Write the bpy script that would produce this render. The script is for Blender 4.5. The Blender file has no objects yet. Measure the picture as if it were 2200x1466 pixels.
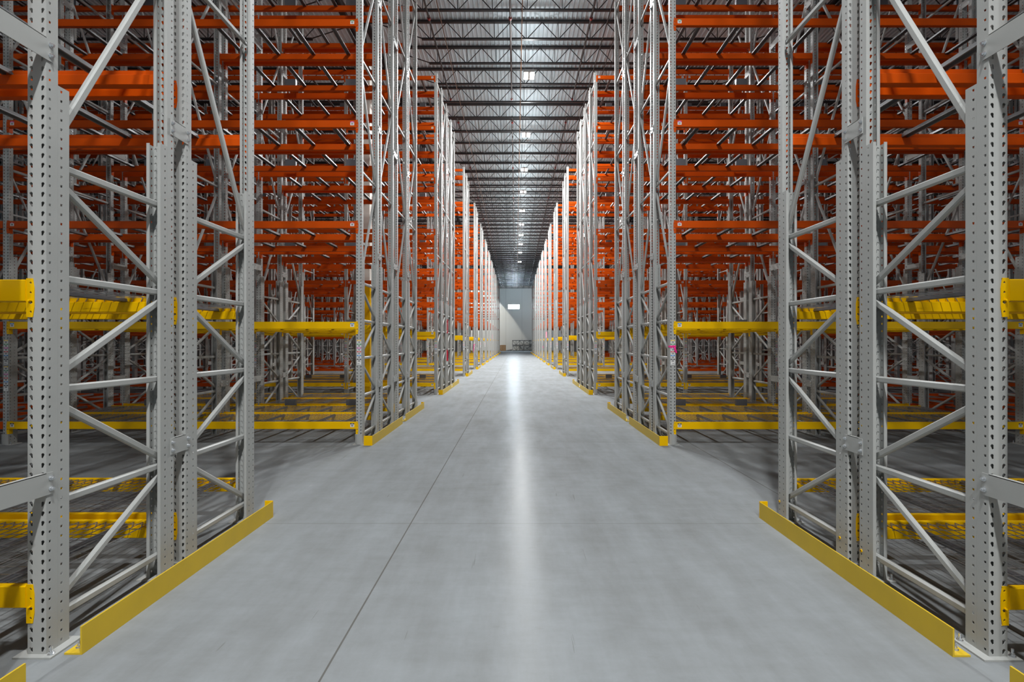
import bpy, bmesh, math, random
from mathutils import Vector, Matrix

S = bpy.context.scene
COL = S.collection
random.seed(7)

# ---------------------------------------------------------------- camera, light, exposure
CAM_H = 1.6526
cam_d = bpy.data.cameras.new('camera')
cam_d.sensor_width = 36.0
cam_d.lens = 18.0
cam_d.shift_x = -8.0 / 2200
cam_d.shift_y = 2.7 / 2200
cam_d.clip_start = 0.05
cam_d.clip_end = 400
cam = bpy.data.objects.new('camera', cam_d)
COL.objects.link(cam)
cam.location = (0, 0, CAM_H)
cam.rotation_euler = (math.radians(90), 0, 0)
S.camera = cam

w = bpy.data.worlds.new('world')
S.world = w
w.use_nodes = True
# added fill light, let in where the wall behind the camera is left out
w.node_tree.nodes['Background'].inputs[0].default_value = (0.86, 0.93, 1.0, 1)
w.node_tree.nodes['Background'].inputs[1].default_value = 0.45

vs = S.view_settings
vs.view_transform = 'Standard'
vs.look = 'None'
vs.gamma = 1.0
vs.use_curve_mapping = False
vs.exposure = 0.26

LAMP_W = 780.0         # each high-bay lamp over the aisle
UPLIGHT = 0.024         # share given to the added roof fill lights
SIDE_W = 260.0          # lamps over the rack runs
LAMP_Y = [-9.0, -4.4, 0.1, 14.0, 18.55, 23.84, 28.67, 32.9, 37.6, 41.9, 46.1, 50.4, 55.1, 61.5]  # the lamp just before the visible row is added to brighten the mid floor

# ---------------------------------------------------------------- materials
MATS = {}


def mat(name, col, rough=0.5, metal=0.0, spec=0.5, var=0.0, scale=6.0, rvar=0.0, emit=None, bump=0.0, stretch=None):
    m = bpy.data.materials.new(name)
    m.use_nodes = True
    nt = m.node_tree
    b = nt.nodes['Principled BSDF']
    b.inputs['Base Color'].default_value = (*col, 1)
    b.inputs['Roughness'].default_value = rough
    b.inputs['Metallic'].default_value = metal
    b.inputs['Specular IOR Level'].default_value = spec
    if emit:
        b.inputs['Emission Color'].default_value = (*emit[0], 1)
        b.inputs['Emission Strength'].default_value = emit[1]
    if var or rvar or bump:
        tc = nt.nodes.new('ShaderNodeTexCoord')
        mp = nt.nodes.new('ShaderNodeMapping')
        if stretch:
            mp.inputs['Scale'].default_value = stretch
        nz = nt.nodes.new('ShaderNodeTexNoise')
        nz.inputs['Scale'].default_value = scale
        nz.inputs['Detail'].default_value = 5
        nt.links.new(tc.outputs['Object'], mp.inputs[0])
        nt.links.new(mp.outputs[0], nz.inputs['Vector'])
        if var:
            mx = nt.nodes.new('ShaderNodeMix')
            mx.data_type = 'RGBA'
            mx.inputs[6].default_value = (*[c * (1 - var) for c in col], 1)
            mx.inputs[7].default_value = (*[min(1, c * (1 + var)) for c in col], 1)
            nt.links.new(nz.outputs['Fac'], mx.inputs[0])
            nt.links.new(mx.outputs[2], b.inputs['Base Color'])
        if rvar:
            mr = nt.nodes.new('ShaderNodeMapRange')
            mr.inputs[3].default_value = max(0.03, rough - rvar)
            mr.inputs[4].default_value = rough + rvar
            nt.links.new(nz.outputs['Fac'], mr.inputs[0])
            nt.links.new(mr.outputs[0], b.inputs['Roughness'])
        if bump:
            bp = nt.nodes.new('ShaderNodeBump')
            bp.inputs['Strength'].default_value = bump
            bp.inputs['Distance'].default_value = 0.01
            nt.links.new(nz.outputs['Fac'], bp.inputs['Height'])
            nt.links.new(bp.outputs[0], b.inputs['Normal'])
    MATS[name] = m
    return m


GREY = mat('grey_rack_paint', (0.375, 0.38, 0.365), 0.42, 0.0, 0.22, var=0.08, scale=3, rvar=0.06)
ORANGE = mat('orange_beam_paint', (0.54, 0.068, 0.002), 0.34, 0.0, 0.12, var=0.06, scale=2, rvar=0.05)
YELLOW = mat('yellow_beam_paint', (0.85, 0.49, 0.0), 0.35, 0.0, 0.15, var=0.06, scale=2, rvar=0.05)
GUARD = mat('yellow_guard_paint', (0.62, 0.42, 0.025), 0.40, 0.0, 0.3, var=0.12, scale=5, rvar=0.08)
GALV = mat('galvanised_steel', (0.20, 0.205, 0.21), 0.40, 0.45, 0.5, var=0.15, scale=14, rvar=0.08)
WIRE = mat('galvanised_wire', (0.33, 0.33, 0.34), 0.38, 0.7, 0.5)
ZINC = mat('zinc_bolt', (0.72, 0.74, 0.76), 0.22, 0.9, 0.5)
DARK = mat('dark_roof_steel', (0.020, 0.019, 0.020), 0.45, 0.0, 0.5)
DARKGAL = mat('dark_channel_steel', (0.16, 0.16, 0.17), 0.40, 0.6, 0.5)
PIPE = mat('brown_black_pipe', (0.045, 0.034, 0.031), 0.45, 0.2, 0.5)
RUST = mat('brown_conduit', (0.16, 0.075, 0.035), 0.5, 0.2, 0.5)
REDC = mat('red_coupling', (0.35, 0.025, 0.02), 0.4, 0.0, 0.5)
WHITEP = mat('white_column_paint', (0.78, 0.75, 0.68), 0.6, 0.0, 0.4, var=0.03, scale=1)
LABW = mat('label_white', (0.80, 0.80, 0.78), 0.5, 0, 0.4)
LABK = mat('label_black', (0.03, 0.03, 0.04), 0.5, 0, 0.4)
LABC = [mat('label_ink_black', (0.03, 0.03, 0.035), 0.5), mat('label_ink_blue', (0.05, 0.27, 0.62), 0.5),
        mat('label_ink_red', (0.60, 0.035, 0.04), 0.5), mat('label_ink_magenta', (0.55, 0.05, 0.33), 0.5),
        mat('label_ink_green', (0.05, 0.30, 0.12), 0.5), mat('label_ink_yellow', (0.80, 0.52, 0.05), 0.5),
        mat('label_ink_grey', (0.3, 0.3, 0.3), 0.5)]
SIGNR = mat('sign_red', (0.55, 0.02, 0.045), 0.4)
SIGNP = mat('sign_faded_pink', (0.85, 0.25, 0.36), 0.5)
PINK = mat('pink_ribbon', (0.90, 0.02, 0.27), 0.5)
WOOD = mat('crate_wood', (0.30, 0.15, 0.045), 0.7, var=0.25, scale=5)
DARKWOOD = mat('dark_scrap', (0.06, 0.055, 0.05), 0.7, var=0.3, scale=6)
LAMPH = mat('lamp_housing', (0.55, 0.55, 0.55), 0.5)
LAMPE = mat('lamp_panel', (0.9, 0.9, 0.9), 0.5, emit=((1.0, 0.97, 0.90), 30.0))
WINE = mat('window_daylight', (0.8, 0.9, 1.0), 0.3, emit=((0.74, 0.87, 1.0), 260.0))


def nodes(m):
    return m.node_tree.nodes, m.node_tree.links


def floor_material():
    m = mat('polished_concrete', (0.3, 0.3, 0.3), 0.3)
    n, l = nodes(m)
    b = n['Principled BSDF']

    def new(t, **k):
        x = n.new(t)
        for a, v in k.items():
            setattr(x, a, v)
        return x

    def math_(op, a, bb=None):
        x = new('ShaderNodeMath', operation=op)
        for i, v in enumerate((a, bb)):
            if v is None:
                continue
            if hasattr(v, 'is_linked'):
                l.new(v, x.inputs[i])
            else:
                x.inputs[i].default_value = v
        return x.outputs[0]

    def noise(scale, stretch, detail=6, rough=0.6):
        mp = new('ShaderNodeMapping')
        mp.inputs['Scale'].default_value = stretch
        l.new(tc.outputs['Object'], mp.inputs[0])
        z = new('ShaderNodeTexNoise')
        z.inputs['Scale'].default_value = scale
        z.inputs['Detail'].default_value = detail
        z.inputs['Roughness'].default_value = rough
        l.new(mp.outputs[0], z.inputs['Vector'])
        return z.outputs['Fac']

    tc = new('ShaderNodeTexCoord')
    sp = new('ShaderNodeSeparateXYZ')
    l.new(tc.outputs['Object'], sp.inputs[0])
    big = noise(0.55, (1, 1, 1), 8, 0.62)
    tro = noise(1.1, (3.2, 0.7, 1), 7, 0.65)
    swirl = noise(2.4, (1, 3.0, 1), 7, 0.7)
    fine = noise(26, (1, 1, 1), 4, 0.7)
    mix1 = math_('ADD', math_('MULTIPLY', big, 0.34), math_('MULTIPLY', tro, 0.40))
    mix2 = math_('ADD', mix1, math_('MULTIPLY', swirl, 0.20))
    mix3 = math_('ADD', mix2, math_('MULTIPLY', fine, 0.06))
    cr = new('ShaderNodeValToRGB')
    e = cr.color_ramp.elements
    e[0].position, e[0].color = 0.34, (0.178, 0.184, 0.182, 1)
    e[1].position, e[1].color = 0.68, (0.280, 0.300, 0.313, 1)
    l.new(mix3, cr.inputs[0])

    # saw-cut joints 3.81 m apart both ways
    def joint(axis, off, wid):
        v = math_('ADD', sp.outputs[axis], off)
        v = math_('MODULO', v, 3.81)
        v = math_('ABSOLUTE', math_('SUBTRACT', v, 1.905))
        return math_('LESS_THAN', math_('ABSOLUTE', math_('SUBTRACT', v, 0.0)), wid)
    jx = joint(0, 0.957 + 381 + 1.905, 0.0055)
    jy = joint(1, -4.667 + 381 + 1.905, 0.0035)
    j = math_('MAXIMUM', jx, math_('MULTIPLY', jy, 0.75))
    # thin dark scuffs: thresholded strongly stretched noise in two directions
    sc = noise(1.9, (14.0, 0.6, 1), 3, 0.5)
    scm = math_('MULTIPLY', math_('GREATER_THAN', sc, 0.735), 0.30)
    # dusty spots
    sp2 = noise(3.3, (1, 1.6, 1), 5, 0.6)
    spm = math_('MULTIPLY', math_('SMOOTH_MIN', math_('MAXIMUM', math_('MULTIPLY', math_('SUBTRACT', sp2, 0.66), 8.0), 0.0), 1.0), 0.22)
    dk = math_('MINIMUM', math_('ADD', math_('ADD', math_('MULTIPLY', j, 0.72), scm), spm), 0.9)
    mx = new('ShaderNodeMix', data_type='RGBA')
    l.new(dk, mx.inputs[0])
    l.new(cr.outputs[0], mx.inputs[6])
    mx.inputs[7].default_value = (0.075, 0.068, 0.055, 1)
    l.new(mx.outputs[2], b.inputs['Base Color'])
    mr = new('ShaderNodeMapRange')
    mr.inputs[1].default_value = 0.3
    mr.inputs[2].default_value = 0.7
    mr.inputs[3].default_value = 0.18
    mr.inputs[4].default_value = 0.30
    l.new(mix3, mr.inputs[0])
    l.new(mr.outputs[0], b.inputs['Roughness'])
    b.inputs['Specular IOR Level'].default_value = 0.30
    # only part of the trowelled surface is sealed and shiny
    df = new('ShaderNodeBsdfDiffuse')
    l.new(mx.outputs[2], df.inputs[0])
    ms = new('ShaderNodeMixShader')
    ms.inputs[0].default_value = 0.075
    l.new(df.outputs[0], ms.inputs[1])
    l.new(b.outputs[0], ms.inputs[2])
    l.new(ms.outputs[0], n['Material Output'].inputs[0])
    return m


def wall_material():
    m = mat('white_wall_panels', (0.62, 0.62, 0.60), 0.6)
    n, l = nodes(m)
    b = n['Principled BSDF']
    tc = n.new('ShaderNodeTexCoord')
    sp = n.new('ShaderNodeSeparateXYZ')
    l.new(tc.outputs['Object'], sp.inputs[0])
    a = n.new('ShaderNodeMath'); a.operation = 'ADD'; a.inputs[1].default_value = 312.0 + 1.95
    l.new(sp.outputs[0], a.inputs[0])
    mo = n.new('ShaderNodeMath'); mo.operation = 'MODULO'; mo.inputs[1].default_value = 3.12
    l.new(a.outputs[0], mo.inputs[0])
    lt = n.new('ShaderNodeMath'); lt.operation = 'LESS_THAN'; lt.inputs[1].default_value = 0.05
    l.new(mo.outputs[0], lt.inputs[0])
    mx = n.new('ShaderNodeMix'); mx.data_type = 'RGBA'
    mx.inputs[6].default_value = (0.66, 0.66, 0.63, 1)
    mx.inputs[7].default_value = (0.45, 0.45, 0.43, 1)
    l.new(lt.outputs[0], mx.inputs[0])
    l.new(mx.outputs[2], b.inputs['Base Color'])
    return m


FLOORM = floor_material()
WALLM = wall_material()
DECKM = mat('galvanised_roof_deck', (0.66, 0.77, 0.82), 0.5, 0.0, 0.5, var=0.16, scale=0.8, stretch=(9, 0.35, 1))


# ---------------------------------------------------------------- mesh helpers
class MB:
    """collects boxes, bars, tubes and prisms of several materials into one mesh"""

    def __init__(self):
        self.v, self.f, self.m, self.mats = [], [], [], []

    def mi(self, m):
        if m not in self.mats:
            self.mats.append(m)
        return self.mats.index(m)

    def add(self, vs_, fs, m):
        b = len(self.v)
        self.v.extend(vs_)
        k = self.mi(m)
        for f in fs:
            self.f.append(tuple(b + i for i in f))
            self.m.append(k)

    def box(self, x0, x1, y0, y1, z0, z1, m):
        self.add([(x0, y0, z0), (x1, y0, z0), (x1, y1, z0), (x0, y1, z0), (x0, y0, z1), (x1, y0, z1), (x1, y1, z1), (x0, y1, z1)],
                 [(0, 3, 2, 1), (4, 5, 6, 7), (0, 1, 5, 4), (1, 2, 6, 5), (2, 3, 7, 6), (3, 0, 4, 7)], m)

    def prism(self, prof, axis, a, b, m, caps=True):
        """extrude a 2D profile along axis from a to b; profile is in the other two axes, in order"""
        n = len(prof)

        def p(t, q):
            return (t, q[0], q[1]) if axis == 0 else ((q[0], t, q[1]) if axis == 1 else (q[0], q[1], t))
        vs_ = [p(a, q) for q in prof] + [p(b, q) for q in prof]
        fs = [(i, (i + 1) % n, n + (i + 1) % n, n + i) for i in range(n)]
        if caps:
            fs += [tuple(range(n - 1, -1, -1)), tuple(range(n, 2 * n))]
        self.add(vs_, fs, m)

    def bar(self, p, q, wx, wz, m, up=(0, 0, 1), taper=None):
        """bar of rounded (octagonal) section from p to q; taper=(length, thin width) flattens its ends"""
        p, q = Vector(p), Vector(q)
        d = (q - p).normalized()
        u = Vector(up)
        s = d.cross(u)
        if s.length < 1e-5:
            s = d.cross(Vector((1, 0, 0)))
        s.normalize()
        u = s.cross(d).normalized()
        L = (q - p).length
        st = [(0, wx)] + ([(taper[0], wx), (L - taper[0], wx)] if taper else []) + [(L, wx)]
        if taper:
            st[0], st[-1] = (0, taper[1]), (L, taper[1])
        vs_, fs = [], []
        for t, a in st:
            a, b = a / 2, wz / 2
            c = min(a, b) * 0.45
            for (i, k) in ((-a, -b + c), (-a + c, -b), (a - c, -b), (a, -b + c), (a, b - c), (a - c, b), (-a + c, b), (-a, b - c)):
                vs_.append(tuple(p + d * t + s * i + u * k))
        for r in range(len(st) - 1):
            for i in range(8):
                fs.append((r * 8 + i, r * 8 + (i + 1) % 8, r * 8 + 8 + (i + 1) % 8, r * 8 + 8 + i))
        fs += [tuple(range(7, -1, -1)), tuple(range(len(vs_) - 8, len(vs_)))]
        self.add(vs_, fs, m)

    def rod(self, p, q, r, m, n=6, caps=True):
        p, q = Vector(p), Vector(q)
        d = (q - p).normalized()
        s = d.orthogonal().normalized()
        u = d.cross(s)
        vs_ = []
        for c in (p, q):
            for i in range(n):
                a = 2 * math.pi * i / n
                vs_.append(tuple(c + s * (r * math.cos(a)) + u * (r * math.sin(a))))
        fs = [(i, (i + 1) % n, n + (i + 1) % n, n + i) for i in range(n)]
        if caps:
            fs += [tuple(range(n - 1, -1, -1)), tuple(range(n, 2 * n))]
        self.add(vs_, fs, m)

    def join(self, other, dx=0, dy=0, dz=0, flip=False):
        """add another MB, shifted; flip turns it half round about z"""
        s = -1 if flip else 1
        b = len(self.v)
        self.v.extend([(x * s + dx, y * s + dy, z + dz) for x, y, z in other.v])
        ks = [self.mi(m) for m in other.mats]
        for f, k in zip(other.f, other.m):
            self.f.append(tuple(b + i for i in f))
            self.m.append(ks[k])

    def mesh(self, name, smooth=False):
        me = bpy.data.meshes.new(name)
        me.from_pydata(self.v, [], self.f)
        for m in self.mats:
            me.materials.append(m)
        me.polygons.foreach_set('material_index', self.m)
        if smooth:
            me.polygons.foreach_set('use_smooth', [True] * len(self.f))
        me.update()
        return me

    def obj(self, name, parent=None, loc=(0, 0, 0)):
        return link(name, self.mesh(name), parent, loc)


def link(name, me, parent=None, loc=(0, 0, 0), rz=0.0):
    o = bpy.data.objects.new(name, me)
    o.location = loc
    if rz:
        o.rotation_euler = (0, 0, rz)
    if parent is not None:
        o.parent = parent
    COL.objects.link(o)
    return o


def tag(o, label, cat, group=None):
    o['label'] = label
    o['category'] = cat
    o['kind'] = 'thing'
    if group:
        o['group'] = group
    return o


def struct(o):
    o['kind'] = 'structure'
    return o


def stuff(o, label, cat, group=None):
    o['label'] = label
    o['category'] = cat
    o['kind'] = 'stuff'
    if group:
        o['group'] = group
    return o


PI = math.pi
ORD = ['first', 'second', 'third', 'fourth', 'fifth', 'sixth', 'seventh', 'eighth', 'ninth', 'tenth', 'eleventh', 'twelfth', 'thirteenth', 'fourteenth']
CACHE = {}


def cached(key, fn):
    if key not in CACHE:
        CACHE[key] = fn()
    return CACHE[key]


# ---------------------------------------------------------------- rack dimensions
D = 1.005                    # depth of an upright frame
PW, PD, LIP = 0.098, 0.069, 0.022
H_TOP = 10.16
X0, BAY = 2.521, 2.841       # first upright from the aisle centre, bay pitch
CLEAR = BAY - PW
LEV = [0.371, 1.982, 3.603, 5.225, 6.853, 8.470, 10.060]
PANEL = [0.155, 0.78, 1.395, 2.005, 2.62, 4.449, 6.278, 8.107, 9.936]
ORIG = [0.254, 8.24, 16.15, 24.82, 31.2, 36.68, 42.1, 47.5, 53.0, 58.45, 63.95, 69.6, 76.5]
ROW4, ROW2 = [0.0, 1.137, 2.442, 3.579], [0.0, 1.305]
NUP = [2, 5, 7, 9, 11, 13] + [14] * 7
NB = len(ORIG)
SX = {-1: 'left', 1: 'right'}
SIDE_DY = {-1: 0.0, 1: -0.02}


def rows_of(b):
    return ROW4 if b < 3 else ROW2


def upx(s, u):
    return s * (X0 + BAY * u)


def bayx(s, k):
    return s * (X0 + BAY * (k + 0.5))


def is_yellow(k, lv):
    return lv < 2 and k < 2


# ---------------------------------------------------------------- perforated upright posts
TEAR_TOP = [(8.6, 4.0), (7.4, 8.3), (4.3, 11.4), (0, 12.6), (-4.3, 11.4), (-7.4, 8.3), (-8.6, 4.0)]
TEAR_BOT = [(-6.8, -2.0), (-4.4, -12.5), (0, -15.2), (4.4, -12.5), (6.8, -2.0)]


def post_mesh(z0, z1, name):
    """folded C-section with keyhole slots in the web and square holes in the flanges"""
    bm = bmesh.new()
    vd = {}

    def V(p):
        k = (round(p[0], 5), round(p[1], 5), round(p[2], 5))
        if k not in vd:
            vd[k] = bm.verts.new(p)
        return vd[k]

    def poly(pts):
        vv = [V(p) for p in pts]
        try:
            bm.faces.new(vv)
        except ValueError:
            pass

    def cell(fn, u0, u1, v0, v1, hole, c):
        vm = (v0 + v1) / 2
        if hole is None:
            poly([fn(u0, v0), fn(u1, v0), fn(u1, vm), fn(u0, vm)])
            poly([fn(u0, vm), fn(u1, vm), fn(u1, v1), fn(u0, v1)])
            return
        top, bot = hole
        T = [fn(c + x / 1000, vm + y / 1000) for x, y in top]
        B = [fn(c + x / 1000, vm + y / 1000) for x, y in bot]
        r, lf = T[0], T[-1]
        poly([fn(u0, vm), lf] + T[-2:0:-1] + [r, fn(u1, vm), fn(u1, v1), fn(u0, v1)])
        poly([fn(u0, vm), fn(u0, v0), fn(u1, v0), fn(u1, vm), r] + B[::-1] + [lf])

    hw = PW / 2
    web = lambda u, v: (u, 0.0, v)
    fl = lambda u, v: (-hw, u, v)
    fr = lambda u, v: (hw, u, v)
    ll = lambda u, v: (-hw + u, PD, v)
    lr = lambda u, v: (hw - u, PD, v)
    sl = 2.0
    skew = lambda pts, s: [(x + (s * (4 - y) / 19 * 2.4 if y < 4 else 0), y) for x, y in pts]
    tl = (TEAR_TOP, skew(TEAR_BOT, sl))
    tr = (TEAR_TOP, skew(TEAR_BOT, -sl))
    sq = ([(6.5, 0), (6.5, 6.5), (-6.5, 6.5), (-6.5, 0)], [(-6.5, -6.5), (6.5, -6.5)])
    n = int((z1 - z0) / 0.0508)
    ph = (z1 - z0) / n
    for i in range(n):
        v0, v1 = z0 + i * ph, z0 + (i + 1) * ph
        cell(web, -hw, 0, v0, v1, tl, -0.031)
        cell(web, 0, hw, v0, v1, tr, 0.031)
        cell(fl, 0, PD, v0, v1, sq, 0.021)
        cell(fr, 0, PD, v0, v1, sq, 0.021)
        cell(ll, 0, LIP, v0, v1, None, 0)
        cell(lr, 0, LIP, v0, v1, None, 0)
    bmesh.ops.recalc_face_normals(bm, faces=bm.faces)
    bmesh.ops.solidify(bm, geom=bm.faces[:], thickness=0.0026)
    me = bpy.data.meshes.new(name)
    bm.to_mesh(me)
    bm.free()
    me.materials.append(GREY)
    return me


def mesh_to_mb(me, m):
    b = MB()
    b.v = [tuple(v.co) for v in me.vertices]
    b.f = [tuple(p.vertices) for p in me.polygons]
    b.m = [0] * len(b.f)
    b.mats = [m]
    return b


BACK_Z = 3.04


def post_main():
    return cached('post_main', lambda: post_mesh(0.010, H_TOP, 'post'))


def post_back():
    return cached('post_back', lambda: post_mesh(0.010, BACK_Z, 'reinforcing_post'))


def brace_list():
    """(y0, z0, y1, z1) for every horizontal and diagonal brace, diagonals starting low at the front"""
    out = [(0.045, z, D - 0.045, z) for z in PANEL]
    for i in range(len(PANEL) - 1):
        a, b = PANEL[i], PANEL[i + 1]
        lo, hi = (a + 0.055, b - 0.055) if b - a < 1 else (a + 0.08, b - 0.14)
        out.append((0.07, lo, D - 0.07, hi) if i % 2 == 0 else (0.07, hi, D - 0.07, lo))
    return out


def brace_mb(dy, dz):
    b = MB()
    b.bar((0, 0, 0), (0, dy, dz), 0.034, 0.042, GREY, up=(0, -dz, dy) if dz else (0, 0, 1), taper=(0.10, 0.010) if dz else (0.05, 0.016))
    return b


def base_mb():
    b = MB()
    b.box(-0.1, 0.1, -0.032, 0.168, 0.0005, 0.0100, GREY)
    return b


def anchor_mb():
    b = MB()
    b.rod((0, 0, 0), (0, 0, 0.004), 0.017, ZINC, 10)
    b.rod((0, 0, 0.004), (0, 0, 0.016), 0.012, ZINC, 6)
    b.rod((0, 0, 0.016), (0, 0, 0.040), 0.0065, ZINC, 8)
    return b


def spacer_mb(gap, side):
    """flat spacer bolted across the flue on the aisle-side flanges"""
    b = MB()
    x = -side * (PW / 2 + 0.0005)
    x1 = x - side * 0.004
    lo, hi = min(x, x1), max(x, x1)
    b.box(lo, hi, -0.036, gap + 0.036, -0.058, 0.058, GREY)
    # folded top flange stiffening the strip between the posts
    i0, i1 = sorted((-side * (PW / 2 + 0.0045), -side * (PW / 2 - 0.02)))
    b.box(i0, i1, 0.004, gap - 0.004, 0.054, 0.058, GREY)
    for y in (-0.021, gap + 0.021):
        for z in (-0.028, 0.028):
            b.rod((x1, y, z), (x1 - side * 0.003, y, z), 0.014, ZINC, 10)
            b.rod((x1 - side * 0.003, y, z), (x1 - side * 0.012, y, z), 0.0105, ZINC, 6)
            b.rod((x1 - side * 0.012, y, z), (x1 - side * 0.019, y, z), 0.006, ZINC, 6)
    return b


SPACER_Z = [0.905, 3.20, 5.50, 7.80]


def deflector_mb():
    b = MB()
    b.prism([(-0.056, -0.002), (-0.056, -0.020), (-0.02, -0.040), (0.02, -0.040), (0.056, -0.020), (0.056, -0.002)], 2, 0.0105, 0.175, GREY)
    return b


def label_face(b, x0, x1, z0, z1, y, ink, arrow=0):
    """sticker facing -y at depth y: white stock, ink header with light marks, bar code, optional arrow"""
    b.box(x0, x1, y - 0.0006, y, z0, z1, LABW)
    h, wd = z1 - z0, x1 - x0
    f = y - 0.0006

    def quad(a0, a1, c0, c1, m, lift=0.0003):
        b.add([(a0, f - lift, c0), (a1, f - lift, c0), (a1, f - lift, c1), (a0, f - lift, c1)], [(0, 1, 2, 3)], m)
    if arrow:
        zc = (z0 + z1) / 2
        xc = (x0 + x1) / 2
        quad(xc - 0.014, xc + 0.014, zc - 0.003, zc + 0.003, LABK)
        t = arrow * 0.014
        b.add([(xc + t, f - 0.0003, zc - 0.009), (xc + t + arrow * 0.011, f - 0.0003, zc), (xc + t, f - 0.0003, zc + 0.009)],
              [(0, 1, 2) if arrow > 0 else (2, 1, 0)], LABK)
        return
    quad(x0, x1, z1 - h * 0.30, z1, ink)
    for i in range(5):
        a = x0 + wd * (0.30 + 0.085 * i)
        quad(a, a + wd * 0.05, z1 - h * 0.22, z1 - h * 0.08, LABW, 0.0006)
    a = x0 + wd * 0.20
    k = 0
    pat = (3, 2, 1.5, 1, 3, 1.5, 1.5, 1, 2.5, 2, 1.5, 1, 3, 1.5, 2, 1, 3, 1)
    tot = sum(pat)
    for i, p in enumerate(pat):
        ww = p / tot * wd * 0.60
        if i % 2 == 0:
            quad(a, a + ww, z0 + h * 0.16, z1 - h * 0.38, LABK)
        a += ww


def strip_mb(n, side):
    """column of level stickers on the front post, arrow at the foot"""
    b = MB()
    z = 1.690
    for k in range(n):
        for lv in (5, 4, 3, 2, 1, 0):
            label_face(b, -0.033, 0.033, z - 0.0595, z, -0.0006, LABC[lv])
            z -= 0.0605
        label_face(b, -0.033, 0.033, z - 0.034, z, -0.0006, LABK, arrow=(1 if k else -1) if n > 1 else side)
        z -= 0.060
    return b


def frame_full_mb(first_row):
    """whole frame in one mesh, for frames too small to show their pieces"""
    b = MB()
    pm, pb = mesh_to_mb(post_main(), GREY), mesh_to_mb(post_back(), GREY)
    b.join(pm)
    b.join(pm, 0, D, 0, True)
    b.join(pb, 0, PD + 0.0005, 0)
    b.join(pb, 0, D - PD - 0.0005, 0, True)
    for y0, z0, y1, z1 in brace_list():
        b.join(brace_mb(y1 - y0, z1 - z0), 0, y0, z0)
    b.join(base_mb())
    b.join(base_mb(), 0, D, 0, True)
    if first_row:
        b.join(deflector_mb())
    return b


def frame_low_mb():
    b = MB()
    for y0, y1 in ((0, PD), (D - PD, D)):
        b.box(-PW / 2, PW / 2, y0, y1, 0.01, H_TOP, GREY)
    for y0, y1 in ((PD, 2 * PD), (D - 2 * PD, D - PD)):
        b.box(-PW / 2, PW / 2, y0, y1, 0.01, BACK_Z, GREY)
    for y0, z0, y1, z1 in brace_list():
        d = Vector((0, y1 - y0, z1 - z0)).normalized()
        nrm = Vector((0, -d.z, d.y)) * 0.021
        vs_ = []
        for (y, z) in ((y0, z0), (y1, z1)):
            for x, s in ((-0.016, -1), (0.016, -1), (0.016, 1), (-0.016, 1)):
                vs_.append((x, y + nrm.y * s, z + nrm.z * s))
        b.add(vs_, [(0, 1, 5, 4), (1, 2, 6, 5), (2, 3, 7, 6), (3, 0, 4, 7)], GREY)
    return b


def plug_mb():
    b = MB()
    b.rod((0.002, 0, 0), (-0.006, 0, 0), 0.0105, YELLOW, 10)
    b.rod((-0.006, 0, 0), (-0.007, 0, 0), 0.005, LABK, 8)
    return b


def row_word(b, r):
    return ['foremost', 'front', 'near', 'far'][r] if b == 0 else ORD[r]


FRAME_CAT = 'upright'


def place_word(u):
    return 'at the aisle end' if u == 0 else f'{["one bay", "two bays", "three bays", "four bays", "five bays", "six bays", "seven bays", "eight bays", "nine bays", "ten bays", "eleven bays", "twelve bays", "thirteen bays"][u - 1]} in from aisle'


def bay_word(k):
    return 'bay beside aisle' if k == 0 else f'{ORD[k]} bay'


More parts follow.
